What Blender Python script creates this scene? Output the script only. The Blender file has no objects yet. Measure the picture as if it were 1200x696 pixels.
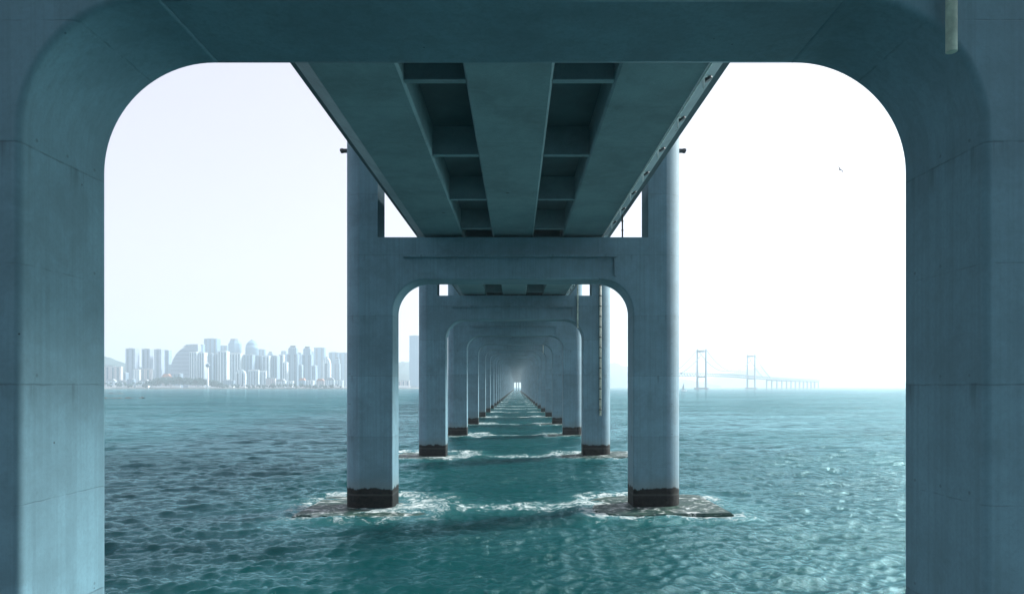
import bpy, bmesh, math, random
import numpy as np
from mathutils import Vector, Matrix, noise
random.seed(7); np.random.seed(7)
R = math.radians
sc = bpy.context.scene
col = sc.collection
F = 800.0           # focal length in photo pixels (1200 wide)
VX, VY = 605.2, 453.0
CZ = 7.15           # camera height above the sea
BX = -0.2           # bridge axis
SP = 29.8           # span
Y0 = 10.95          # centre of pier 0
KMAX = 46

def P(px, py, Y):   # photo pixel at distance Y -> world point
    return Vector(((px-VX)/F*Y, Y, CZ+(VY-py)/F*Y))

# ------------------------------------------------------------ object helpers
def tag(o, label=None, cat=None, group=None, kind=None):
    if label: o['label'] = label
    if cat: o['category'] = cat
    if group: o['group'] = group
    if kind: o['kind'] = kind
    return o

def empty(name, loc, rz=0, label=None, cat=None, group=None):
    o = bpy.data.objects.new(name, None); col.objects.link(o)
    o.location = loc; o.rotation_euler = (0, 0, rz); o.empty_display_size = .5
    return tag(o, label, cat, group)

class MB:
    def __init__(s): s.v = []; s.f = []; s.sm = []; s.mi = []; s.m = 0
    def add(s, vs, fs, smooth=False):
        n = len(s.v); s.v += [tuple(p) for p in vs]
        for f in fs: s.f.append([n+i for i in f]); s.sm.append(smooth); s.mi.append(s.m)
    def box(s, x0, x1, y0, y1, z0, z1):
        vs = [(x, y, z) for x in (x0, x1) for y in (y0, y1) for z in (z0, z1)]
        s.add(vs, [(0,1,3,2),(4,6,7,5),(0,4,5,1),(2,3,7,6),(0,2,6,4),(1,5,7,3)])
    def prism(s, poly, z0, z1, smooth=False, taper=1.0, c=None):   # poly in xy
        n = len(poly)
        if c is None: c = (sum(p[0] for p in poly)/n, sum(p[1] for p in poly)/n)
        top = [(c[0]+(p[0]-c[0])*taper, c[1]+(p[1]-c[1])*taper, z1) for p in poly]
        bot = [(p[0], p[1], z0) for p in poly]
        s.add(bot+top, [(i, (i+1) % n, n+(i+1) % n, n+i) for i in range(n)], smooth)
        s.add(top, [tuple(range(n))]); s.add(bot, [tuple(range(n))[::-1]])
    def extrude_y(s, prof, y0, y1, smooth=False):                   # prof in xz
        n = len(prof)
        a = [(p[0], y0, p[1]) for p in prof]; b = [(p[0], y1, p[1]) for p in prof]
        s.add(a+b, [(i, (i+1) % n, n+(i+1) % n, n+i) for i in range(n)], smooth)
        s.add(a, [tuple(range(n))]); s.add(b, [tuple(range(n))[::-1]])
    def tube(s, pts, r, n=8, caps=True):
        rings = []
        for i, p in enumerate(pts):
            p = Vector(p)
            a = Vector(pts[max(i-1, 0)]); b = Vector(pts[min(i+1, len(pts)-1)])
            d = (b-a).normalized()
            u = d.cross(Vector((0, 0, 1)))
            if u.length < 1e-3: u = Vector((1, 0, 0))
            u.normalize(); w = d.cross(u)
            rr = r[i] if isinstance(r, (list, tuple)) else r
            rings.append([p+u*math.cos(2*math.pi*j/n)*rr+w*math.sin(2*math.pi*j/n)*rr for j in range(n)])
        vs = [q for rg in rings for q in rg]
        fs = [(i*n+j, i*n+(j+1) % n, (i+1)*n+(j+1) % n, (i+1)*n+j) for i in range(len(pts)-1) for j in range(n)]
        s.add(vs, fs, True)
        if caps:
            s.add(rings[0], [tuple(range(n))]); s.add(rings[-1], [tuple(range(n))[::-1]])
    def build(s, name, mat, parent=None, loc=None, recalc=True):
        me = bpy.data.meshes.new(name)
        me.from_pydata(s.v, [], s.f)
        if recalc:
            bm = bmesh.new(); bm.from_mesh(me)
            for f, sm in zip(bm.faces, s.sm): f.smooth = sm
            bmesh.ops.remove_doubles(bm, verts=bm.verts, dist=0.0004)
            bmesh.ops.recalc_face_normals(bm, faces=bm.faces)
            bm.to_mesh(me); bm.free()
        else:
            me.polygons.foreach_set('use_smooth', s.sm)
        if isinstance(mat, (list, tuple)):
            for m in mat: me.materials.append(m)
        else: me.materials.append(mat)
        o = bpy.data.objects.new(name, me); col.objects.link(o)
        if parent: o.parent = parent
        if loc is not None: o.location = loc
        return o

def children(o, idx):
    return idx.get(o.name, [])

# ------------------------------------------------------------ materials
class NT:
    def __init__(s, name):
        s.m = bpy.data.materials.new(name); s.m.use_nodes = True
        s.t = s.m.node_tree; s.n = s.t.nodes; s.n.clear()
        s.out = s.n.new('ShaderNodeOutputMaterial')
        s.b = s.n.new('ShaderNodeBsdfPrincipled')
        s.t.links.new(s.b.outputs[0], s.out.inputs[0])
        s.geo = None; s.tc = None
    def L(s, a, b): s.t.links.new(a, b)
    def set(s, sock, v):
        if isinstance(v, bpy.types.NodeSocket): s.L(v, sock)
        elif isinstance(v, (tuple, list)) and len(v) == 3 and sock.type == 'RGBA': sock.default_value = (*v, 1)
        else: sock.default_value = v
    def pos(s):
        if not s.geo: s.geo = s.n.new('ShaderNodeNewGeometry')
        return s.geo.outputs['Position']
    def obj(s):
        if not s.tc: s.tc = s.n.new('ShaderNodeTexCoord')
        return s.tc.outputs['Object']
    def map(s, vec, scale=(1,1,1), loc=(0,0,0), rot=(0,0,0)):
        n = s.n.new('ShaderNodeMapping'); s.L(vec, n.inputs[0])
        n.inputs['Scale'].default_value = scale; n.inputs['Location'].default_value = loc
        n.inputs['Rotation'].default_value = rot
        return n.outputs[0]
    def noise(s, vec, scale=1, detail=4, rough=.5, dist=0):
        n = s.n.new('ShaderNodeTexNoise'); s.L(vec, n.inputs['Vector'])
        n.inputs['Scale'].default_value = scale; n.inputs['Detail'].default_value = detail
        n.inputs['Roughness'].default_value = rough; n.inputs['Distortion'].default_value = dist
        return n.outputs['Fac']
    def vor(s, vec, scale=1, feature='F1'):
        n = s.n.new('ShaderNodeTexVoronoi'); s.L(vec, n.inputs['Vector'])
        n.feature = feature; n.inputs['Scale'].default_value = scale
        return n.outputs['Distance']
    def math(s, op, a, b=0.0, c=0.0, clamp=False):
        n = s.n.new('ShaderNodeMath'); n.operation = op; n.use_clamp = clamp
        s.set(n.inputs[0], a); s.set(n.inputs[1], b); s.set(n.inputs[2], c)
        return n.outputs[0]
    def mr(s, v, a, b, c=0.0, d=1.0, smooth=True):
        n = s.n.new('ShaderNodeMapRange'); n.interpolation_type = 'SMOOTHSTEP' if smooth else 'LINEAR'
        s.set(n.inputs[0], v)
        for i, q in enumerate((a, b, c, d)): s.set(n.inputs[i+1], q)
        return n.outputs[0]
    def mix(s, f, a, b, mode='MIX'):
        n = s.n.new('ShaderNodeMix'); n.data_type = 'RGBA'; n.blend_type = mode
        s.set(n.inputs[0], f); s.set(n.inputs[6], a); s.set(n.inputs[7], b)
        return n.outputs[2]
    def xyz(s, v):
        n = s.n.new('ShaderNodeSeparateXYZ'); s.L(v, n.inputs[0]); return n.outputs
    def comb(s, x, y, z):
        n = s.n.new('ShaderNodeCombineXYZ')
        s.set(n.inputs[0], x); s.set(n.inputs[1], y); s.set(n.inputs[2], z); return n.outputs[0]
    def bump(s, h, strength=.3, dist=.02, normal=None):
        n = s.n.new('ShaderNodeBump'); s.set(n.inputs['Height'], h)
        n.inputs['Strength'].default_value = strength; n.inputs['Distance'].default_value = dist
        if normal is not None: s.L(normal, n.inputs['Normal'])
        return n.outputs[0]
    def P(s, **k):
        for a, v in k.items(): s.set(s.b.inputs[a.replace('_', ' ')], v)

def simple(name, c, rough=.7, var=.15, scale=1.0, metal=0):
    t = NT(name); n = t.noise(t.obj(), scale, 5, .6)
    f = t.mr(n, .3, .7)
    t.P(Base_Color=t.mix(f, tuple(x*(1-var) for x in c), tuple(min(1, x*(1+var)) for x in c)), Roughness=rough, Metallic=metal)
    return t.m

def concrete(name, base, kind='pier'):
    t = NT(name)
    p = t.obj(); w = t.pos()
    x, y, z = t.xyz(p)[0:3]
    wx, wy, wz = t.xyz(w)[0:3]
    big = t.noise(w, .45, 5, .6, .4)
    mid = t.noise(w, 1.7, 7, .68, .8)
    fine = t.noise(w, 16, 4, .7)
    dark = tuple(c*.8 for c in base); light = tuple(min(1, c*1.18) for c in base)
    c = t.mix(t.mr(big, .3, .72), dark, light)
    c = t.mix(t.math('MULTIPLY', t.mr(mid, .35, .75), .35), c, tuple(min(1, q*1.5) for q in base))
    c = t.mix(t.math('MULTIPLY', t.mr(fine, .4, .75), .25), c, tuple(q*.55 for q in base))
    h = t.math('MULTIPLY', fine, .3)
    if kind == 'pier':
        # pour joints every 1.75 m: a thin broken dark line with a soft stain under it
        warp = t.math('MULTIPLY', t.math('SUBTRACT', t.noise(w, 2.2, 5, .7), .5), .05)
        q = t.math('DIVIDE', t.math('ADD', t.math('SUBTRACT', z, 10.7), warp), 3.52)
        fr = t.math('SUBTRACT', t.math('FRACT', t.math('ADD', q, .5)), .5)
        d = t.math('ABSOLUTE', fr)
        line = t.mr(d, .0015, .0055, 1, 0)
        brk = t.mr(t.noise(w, 3.1, 4, .6), .38, .62)
        line = t.math('MULTIPLY', line, t.math('MULTIPLY_ADD', brk, .55, .25))
        q2 = t.math('SUBTRACT', t.math('FRACT', q), .5)
        line2 = t.math('MULTIPLY', t.mr(t.math('ABSOLUTE', q2), .001, .0045, 1, 0), t.math('MULTIPLY', brk, .5))
        line = t.math('MAXIMUM', line, line2)
        stain = t.mr(fr, -.16, 0.0, 0, 1); stain = t.math('MULTIPLY', stain, t.mr(fr, 0, .012, 1, 0))
        drips = t.noise(t.map(w, (3.2, 3.2, .13)), 1, 6, .7)
        dr = t.mr(drips, .5, .72)
        stain = t.math('MULTIPLY', t.math('MULTIPLY', stain, dr), .85)
        c = t.mix(stain, c, tuple(q_*.38 for q_ in base))
        board = t.noise(t.map(w, (9, 9, .12), (1, 5, 0)), 1, 3, .6)
        c = t.mix(t.math('MULTIPLY', t.mr(board, .42, .66), .28), c, tuple(q_*.62 for q_ in base))
        # long runs of water
        runs = t.mr(t.noise(t.map(w, (2.1, 2.1, .06), (3, 0, 0)), 1, 7, .75), .52, .8)
        c = t.mix(t.math('MULTIPLY', runs, .5), c, tuple(q_*.45 for q_ in base))
        # lifts differ in tone, with long board marks
        lift = t.math('FLOOR', q)
        wn = t.n.new('ShaderNodeTexWhiteNoise'); wn.noise_dimensions = '2D'
        t.L(t.comb(lift, t.math('FLOOR', t.math('DIVIDE', wy, 14.0)), 0), wn.inputs['Vector'])
        c = t.mix(t.math('MULTIPLY', wn.outputs['Value'], .34), c, tuple(q_*.55 for q_ in base))
        # formwork tie holes, two rows per lift, and vertical board joints
        gx = t.math('SUBTRACT', t.math('FRACT', t.math('DIVIDE', t.math('ADD', x, .3), 1.45)), .5)
        gy = t.math('SUBTRACT', t.math('FRACT', t.math('DIVIDE', t.math('ADD', y, .35), .7)), .5)
        gz = t.math('SUBTRACT', t.math('FRACT', t.math('DIVIDE', t.math('ADD', z, .6), 1.76)), .5)
        nx = t.n.new('ShaderNodeNewGeometry'); ax = t.math('ABSOLUTE', t.xyz(nx.outputs['Normal'])[0])
        gh = t.math('ADD', t.math('MULTIPLY', t.math('MULTIPLY', gx, 1.45), t.math('SUBTRACT', 1.0, ax)), t.math('MULTIPLY', t.math('MULTIPLY', gy, .7), ax))
        rr_ = t.math('SQRT', t.math('ADD', t.math('MULTIPLY', gh, gh), t.math('MULTIPLY', t.math('MULTIPLY', gz, 1.76), t.math('MULTIPLY', gz, 1.76))))
        tie = t.math('MULTIPLY', t.mr(rr_, .018, .034, .5, 0), t.mr(t.noise(w, .6, 2), .42, .56))
        c = t.mix(tie, c, tuple(q_*.3 for q_ in base))
        patch = t.mr(t.noise(t.map(w, (.5, .5, .28), (7, 3, 1)), 1, 3, .5, 1.2), .6, .615)
        c = t.mix(t.math('MULTIPLY', patch, .0), c, tuple(min(1, q_*1.7) for q_ in base))
        c = t.mix(t.math('MULTIPLY', line, .68), c, tuple(q_*.35 for q_ in base))
        # air holes
        v = t.vor(w, 2.3); hole = t.math('MULTIPLY', t.mr(v, .025, .045, 1, 0), t.mr(t.noise(w, .8, 2), .5, .56))
        c = t.mix(hole, c, tuple(q_*.2 for q_ in base))
        h = t.math('SUBTRACT', h, t.math('MULTIPLY', line, 1.6)); h = t.math('SUBTRACT', h, hole)
        # tidal band near the sea
        edge = t.math('MULTIPLY_ADD', t.noise(t.map(w, (1.6, 1.6, .5)), 1, 6, .7), .55, .95)
        edge = t.math('ADD', edge, t.math('MULTIPLY', t.math('SUBTRACT', t.noise(t.map(w, (2.6, 2.6, .3)), 1, 6, .7), .5), .5))
        tide = t.mr(t.math('SUBTRACT', wz, edge), -.05, .05, 1, 0)
        up = t.mr(t.math('SUBTRACT', wz, edge), 0, .9, .38, 0)
        grow = t.mix(t.mr(t.noise(w, 5, 5, .7), .35, .7), (.005, .007, .008), (.017, .018, .016))
        grow = t.mix(t.math('MULTIPLY', t.mr(t.math('ABSOLUTE', t.math('SUBTRACT', wz, t.math('MULTIPLY_ADD', warp, 1.6, .86))), .01, .09, 1, 0), .6), grow, (.045, .05, .048))
        c = t.mix(up, c, (.10, .12, .11))
        c = t.mix(tide, c, grow)
        rgh = t.mix(tide, (.72,)*3, (.4,)*3)
        t.P(Roughness=.75, Specular_IOR_Level=t.mr(tide, 0, 1, .4, .12))
        h = t.math('ADD', h, t.math('MULTIPLY', tide, t.noise(w, 9, 5, .7)))
    else:
        # steel deck: plate joints across the span, faint rust and grime
        q = t.math('FRACT', t.math('DIVIDE', y, 3.225))
        line = t.math('MULTIPLY', t.mr(q, .002, .007, 1, 0), .6)
        c = t.mix(line, c, tuple(q_*.4 for q_ in base))
        runs = t.mr(t.noise(t.map(w, (1.4, .25, 1.4)), 1, 6, .7), .5, .78)
        c = t.mix(t.math('MULTIPLY', runs, .25), c, tuple(q_*.45 for q_ in base))
        v = t.vor(w, .55); hole = t.mr(v, .03, .05, 1, 0)
        c = t.mix(hole, c, (.03, .03, .03))
        t.P(Roughness=.6)
    t.P(Base_Color=c, Normal=t.bump(h, .35, .02))
    return t.m

BASE = (.104, .204, .248)
M_conc = concrete('pier_concrete', BASE)
M_deck = concrete('deck_paint', (.14, .222, .242), 'deck')
M_cap = NT('wet_pile_cap')
def mk_cap():
    t = M_cap; w = t.pos()
    a = t.mr(t.noise(w, 1.3, 7, .7, 1.2), .35, .65)
    c = t.mix(a, (.008, .030, .029), (.030, .068, .050))
    lace = t.vor(t.map(w, (1, 1, .3)), 2.2, 'SMOOTH_F1')
    f = t.math('MULTIPLY', t.mr(t.noise(w, .9, 7, .7, 2.0), .49, .68), t.mr(lace, .1, .55))
    c = t.mix(f, c, (.7, .74, .72))
    t.P(Base_Color=c, Roughness=.5, Specular_IOR_Level=.12, Specular_Tint=(.6, .9, 1), Normal=t.bump(t.noise(w, 6, 6, .7), .6, .06))
mk_cap(); M_cap = M_cap.m
M_pipe = simple('cream_pipe', (.52, .53, .44), .5, .3, 3)
M_tag = simple('pale_bracket', (.62, .66, .64), .5, .2, 5)
M_dark = simple('dark_steel', (.03, .035, .04), .5, .2, 3)
M_slab = simple('slab_concrete', (.07, .11, .125), .8, .2, .4)

# ------------------------------------------------------------ bridge piers
ZT, ZB, RO, HY, CH = 12.8, 15.25, 2.0, 1.05, .1
ZTOP = 27.0
def zoff(k):
    if k <= 18: return .583*k
    t = (k-18)
    return .583*18 + .583*t - .0305*t*t if True else 0
def xoff(k): return 0 if k < 30 else 2.6*((k-30)/16.0)**2

def arch_path(o):
    pts = [(7+o, -24.0), (7+o, 0.0), (7+o, ZT-RO), (7+o, ZT-RO+.08)]
    for i in range(1, 25):
        a = R(90*i/24); pts.append((5.08+(RO-.08+o)*math.cos(a), ZT-RO+.08+(RO-.08+o)*math.sin(a)))
    pts.append((5.0, ZT+o))
    return pts

def column_mb(s):
    m = MB(); n = 8; rows = []
    for j in range(n+1):
        b = R(90*j/n); rows.append((CH-CH*math.sin(b), -HY+CH-CH*math.cos(b)))
    rows.append((0, -HY+CH+.03))
    prof = rows + [(o, -y) for o, y in rows[::-1]]
    paths = [[(s*x, y, z) for x, z in arch_path(o)] for o, y in prof]
    L = len(paths[0])
    for a in range(len(paths)-1):
        m.add(paths[a]+paths[a+1], [(i, i+1, L+i+1, L+i) for i in range(L-1)], True)
    for side in (-1, 1):
        pa = arch_path(CH)
        poly = pa+[(5, ZB), (7.87, ZB), (7.87, ZTOP), (8.93, ZTOP), (8.93, -24)]
        m.add([(s*x, side*HY, z) for x, z in poly], [tuple(range(len(poly)))])
    # beam top stub, inner face of the upper leg
    m.add([(s*5, -HY, ZB), (s*7.87, -HY, ZB), (s*7.87, HY, ZB), (s*5, HY, ZB)], [(0, 1, 2, 3)])
    m.add([(s*7.87, -HY, ZB), (s*7.87, -HY, ZTOP), (s*7.87, HY, ZTOP), (s*7.87, HY, ZB)], [(0, 1, 2, 3)])
    # rounded outer side
    q = []
    for j in range(13):
        a = R(90*j/12); q.append((8.95+.9*math.sin(a), -HY+.9-.9*math.cos(a)))
    q = [(8.93, -HY)]+q+[(9.85, -HY+.93)]
    q += [(x, -y) for x, y in q[::-1]]
    K = len(q)
    m.add([(s*x, y, -24) for x, y in q]+[(s*x, y, ZTOP) for x, y in q], [(i, i+1, K+i+1, K+i) for i in range(K-1)], True)
    m.add([(s*x, y, ZTOP) for x, y in q+[(7.87, HY), (7.87, -HY)]], [tuple(range(K+2))])
    # closing face at the joint with the beam
    m.add([(s*5, y, ZT+o) for o, y in prof]+[(s*5, HY, ZB), (s*5, -HY, ZB)], [tuple(range(len(prof)+2))])
    return m

def beam_mb():
    m = MB(); n = 8; rows = []
    for j in range(n+1):
        b = R(90*j/n); rows.append((-HY+CH-CH*math.cos(b), ZT+CH-CH*math.sin(b)))
    rows.append((-HY+CH+.03, ZT)); n += 1
    prof = rows+[(-y, z) for y, z in rows[::-1]]+[(HY, ZB), (-HY, ZB)]
    X = 4.993; N = len(prof)
    a = [(-X, y, z) for y, z in prof]; b = [(X, y, z) for y, z in prof]
    for i in range(N):
        j = (i+1) % N
        flat = i >= 2*n+1
        m.add([a[i], a[j], b[j], b[i]], [(0, 1, 2, 3)], not flat and i != n)
    m.add(a, [tuple(range(N))]); m.add(b, [tuple(range(N))])
    return m

def cap_mb(s):
    zt_ = .05 if s < 0 else .16
    # pile cap awash at the waterline: square outer corners, rounded inner ones
    x0, x1, y0, y1, r = 4.6, 12.0, -3.7, 3.6, 2.3
    pts = [(x1, y0), (x1, y1-.6), (x1-.6, y1)]
    for i in range(9):
        a = R(90+90*i/8); pts.append((x0+r+r*math.cos(a), y1-r+r*math.sin(a)))
    for i in range(9):
        a = R(180+90*i/8); pts.append((x0+r+r*math.cos(a), y0+r+r*math.sin(a)))
    m = MB(); m.prism([(s*x, y) for x, y in pts], -1.5, zt_-.08)
    c = (s*8.3, 0)
    m.prism([(c[0]+(s*x-c[0])*.985, y*.985) for x, y in pts], zt_-.08, zt_, taper=.985, c=c)
    m.v = [(x, y, z+.024*(abs(x)-8.3)-.014*y) for x, y, z in m.v]
    return m

ordn = ['nearest', 'second', 'third', 'fourth', 'fifth', 'sixth', 'seventh', 'eighth', 'ninth', 'tenth', 'eleventh', 'twelfth']
def pier_label(k):
    if k < 0: return 'blue grey concrete portal pier just behind the viewpoint, outside the picture'
    if k == 0: return 'huge blue grey portal pier framing the whole view, legs at both picture edges'
    if k == 1: return 'second portal pier from the viewer, both legs standing on foam washed caps'
    if k == 2: return 'third portal pier from the viewer, with long cream pipe down its right leg'
    if k < 12: return ordn[k]+' portal pier from the viewer, seen through the arches of the nearer piers'
    if k == KMAX: return 'last pier at the end of the tunnel of arches, with three narrow bright slits'
    return 'small distant portal pier near the vanishing point of the arch tunnel'

proto = {}
def make_parts(root, k):
    for s in (-1, 1):
        if s not in proto:
            proto[s] = column_mb(s).build('column', M_conc).data; bpy.data.objects.remove(bpy.data.objects['column'])
            proto[('cap', s)] = cap_mb(s).build('pile_cap', M_cap).data; bpy.data.objects.remove(bpy.data.objects['pile_cap'])
        o = bpy.data.objects.new('column', proto[s]); col.objects.link(o); o.parent = root
        if k >= 0:
            c = bpy.data.objects.new('pile_cap', proto[('cap', s)]); col.objects.link(c); c.parent = root
            c.location = (0, 0, -root.location.z)
    if 'beam' not in proto:
        proto['beam'] = beam_mb().build('t', M_conc).data; bpy.data.objects.remove(bpy.data.objects['t'])
        m = MB(); m.box(-7.86, 7.86, -.9, .9, ZTOP-2.4, ZTOP-.004)
        proto['ubeam'] = m.build('t', M_conc).data; bpy.data.objects.remove(bpy.data.objects['t'])
        m = MB(); m.extrude_y([(-6.35, 14.05), (6.0, 14.05), (6.0, 14.2), (-6.35, 14.17)], -HY-.32, -HY+.05)
        proto['ledge'] = m.build('t', M_conc).data; bpy.data.objects.remove(bpy.data.objects['t'])
        m = MB(); m.box(5.88, 6.02, -HY-.12, -HY+.04, 12.98, 14.046)
        proto['rib'] = m.build('t', M_conc).data; bpy.data.objects.remove(bpy.data.objects['t'])
        m = MB(); m.box(-.35, .35, -.4, .4, ZB-.002, ZB+.14)
        proto['bearing'] = m.build('t', M_dark).data; bpy.data.objects.remove(bpy.data.objects['t'])
        m = MB(); m.tube([(6.42, -HY-.14, ZTOP-3), (6.42, -HY-.14, 11.93)], .075, 12)
        proto['pipe'] = m.build('t', M_pipe).data; bpy.data.objects.remove(bpy.data.objects['t'])
        m = MB(); m.box(-.14, .14, -.05, .05, -.035, .035); m.tube([(-.1, -.05, 0), (-.1, .3, 0)], .02, 6)
    def inst(name, key):
        o = bpy.data.objects.new(name, proto[key]); col.objects.link(o); o.parent = root; return o
    inst('crossbeam', 'beam'); inst('upper_crossbeam', 'ubeam')
    if k < 12:
        inst('ledge', 'ledge'); inst('rib', 'rib')
        for bx in (-4.2, -3.4, 0, 3.4, 4.2):
            if abs(bx) == 3.4: continue
            inst('bearing', 'bearing').location = (bx, 0, 0)
        if k == 1:
            m = MB(); m.tube([(6.62, .6, ZTOP-3), (6.62, .6, ZB)], .05, 8)
            for q in range(14): m.tube([(6.62, .6, ZB+.2+q*.55), (6.62, .6, ZB+.27+q*.55)], .075, 8)
            m.build('downpipe', M_dark, root)
        elif k in (-1, 0, 2, 5): inst('downpipe', 'pipe')

for k in range(-1, KMAX+1):
    root = empty('bridge_pier', (BX+xoff(k), Y0+SP*k, zoff(k)), 0, pier_label(k), 'bridge pier', 'portal piers of the bridge in one long row')
    make_parts(root, k)
    if k == 2:
        m = MB(); X, Y = 8.72, -HY-.2
        m.tube([(X, Y, 22), (X, Y, 3.05)], .11, 12); pp = m.build('long_pipe', M_pipe, root)
        pp['label'] = 'long cream pipe clamped to the right leg'
        m = MB(); m.tube([(X, Y, 3.6), (X, Y, 3.72)], .14, 12); m.box(X-.05, X+.05, Y+.12, -HY+.02, 3.62, 3.7)
        c0 = m.build('pipe_clamp', M_dark, pp)
        for q in range(1, 16):
            c1 = c0.copy(); col.objects.link(c1); c1.parent = pp; c1.location = (0, 0, q*1.05)
    if k == 1:
        for s in (-1, 1):
            m = MB(); m.box(s*9.84, s*10.3, -.16, .16, 20.55, 20.7); m.tube([(s*10.2, 0, 20.5), (s*10.2, 0, 20.75)], .09, 8)
            m.build('drain_spout', M_dark, root)
    if k == KMAX:
        for x in (-2.3, 2.3):
            m = MB(); m.box(x-1, x+1, -.6, .6, -20, ZT-.01); m.build('column', M_conc, root)

# ------------------------------------------------------------ deck spans
def bev(poly, z0, z1, x0, x1): pass
gir = {}
def mesh_of(m, mat):
    o = m.build('t', mat); d = o.data; bpy.data.objects.remove(o); return d
m = MB(); m.extrude_y([(-1.2, .07), (-1.13, 0), (1.13, 0), (1.2, .07), (1.2, 1.5), (-1.2, 1.5)], .03, SP-.03); gir['c'] = mesh_of(m, M_deck)
for s in (-1, 1):
    m = MB(); m.extrude_y([(s*a, b) for a, b in [(2.9, .07), (2.97, 0), (5.2, 0), (5.75, .3), (5.75, 1.5), (2.9, 1.5)]], .03, SP-.03); gir[s] = mesh_of(m, M_deck)
m = MB(); m.extrude_y([(-6.85, 1.62), (-5.8, 1.505), (5.8, 1.505), (6.85, 1.62), (6.85, 1.85), (-6.85, 1.85)], .01, SP-.01); m.box(1.203, 2.897, .05, SP-.05, 1.1, 1.5); m.box(-2.897, -1.203, .05, SP-.05, 1.1, 1.5); gir['slab'] = mesh_of(m, M_slab)
for s in (-1, 1):
    m = MB(); m.box(s*6.55, s*6.8, .02, SP-.02, 1.853, 2.75); gir[('par', s)] = mesh_of(m, M_slab)
m = MB(); m.extrude_y([(-1.698, .13), (1.698, .13), (1.698, 1.5), (-1.698, 1.5)], -.03, .03)
m.extrude_y([(-.848, .03), (.848, .03), (.848, .12), (-.848, .12)], -.17, .17)
m = MB(); m.box(-.848, .848, -.03, .03, .095, 1.5); m.box(-.848, .848, -.12, .12, .03, .09)
gir['dia'] = mesh_of(m, M_deck)
m = MB(); m.tube([(5.24, .05, -.035), (5.24, SP-.05, -.035)], .03, 8); gir['con'] = mesh_of(m, M_tag)
m = MB(); m.box(5.30, 5.34, -.035, .035, -.27, .06); m.box(5.26, 5.42, -.05, .05, .06, .1)
gir['tag'] = mesh_of(m, M_tag)
m = MB()
dirn = Vector((.479, 0, -.878))*-1
n_ = Vector((.479, 0, -.878)); c_ = Vector((5.52, .35, .17))
m.tube([c_-n_*.02, c_+n_*.07], .12, 12); gir['hole'] = mesh_of(m, M_dark)

def span_label(k):
    if k < 0: return 'deck span over the viewpoint, ribbed steel underside'
    if k == 0: return 'deck span overhead between nearest and second piers, three wide girders and dark recesses'
    if k < 10: return 'deck span resting on the %s and %s piers, underside seen edge on' % (ordn[k], ordn[k+1])
    return 'distant deck span between small piers near the vanishing point'
for k in range(-1, KMAX):
    z0 = ZB+.15+zoff(k); z1 = ZB+.15+zoff(k+1)
    root = empty('deck_span', (BX+xoff(k), Y0+SP*k, z0), 0, span_label(k), 'bridge deck', 'deck spans of the bridge')
    root.rotation_euler = (math.atan2(z1-z0, SP), 0, -math.atan2(xoff(k+1)-xoff(k), SP))
    def inst(name, key, loc=(0, 0, 0)):
        o = bpy.data.objects.new(name, gir[key]); col.objects.link(o); o.parent = root; o.location = loc; return o
    for g in ('c', -1, 1): inst('girder', g)
    inst('deck_slab', 'slab'); inst('parapet', ('par', -1)); inst('parapet', ('par', 1))
    if k < 8:
        for y in (1.5, 7.95, 14.4, 20.85, 27.3):
            for x in (-2.05, 2.05): inst('cross_rib', 'dia', (x, y, 0))
        inst('conduit', 'con')
    if -1 <= k < 2:
        for q in range(9):
            b = inst('pipe_bracket', 'tag', (0, 1.6+3.0*q+.1, 0)); h_ = inst('drain_outlet', 'hole', (0, 1.6+3*q+.1, 0))
# the upper roadway, out of the picture above, shades the lower one
m = MB()
for k in range(-1, KMAX):
    a = (BX+xoff(k), Y0+SP*k, zoff(k)+ZTOP+.1); b = (BX+xoff(k+1), Y0+SP*(k+1), zoff(k+1)+ZTOP+.1)
    prof = [(-5.5, 0), (5.5, 0), (9.5, 1.2), (9.5, 1.5), (-9.5, 1.5), (-9.5, 1.2)]
    va = [(a[0]+x, a[1], a[2]+z) for x, z in prof]; vb = [(b[0]+x, b[1], b[2]+z) for x, z in prof]
    m.add(va+vb, [(i, (i+1) % 6, 6+(i+1) % 6, 6+i) for i in range(6)])
tag(m.build('upper_deck', M_deck), 'upper roadway of the double deck bridge carried on top of the pier legs', 'bridge deck')

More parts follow.
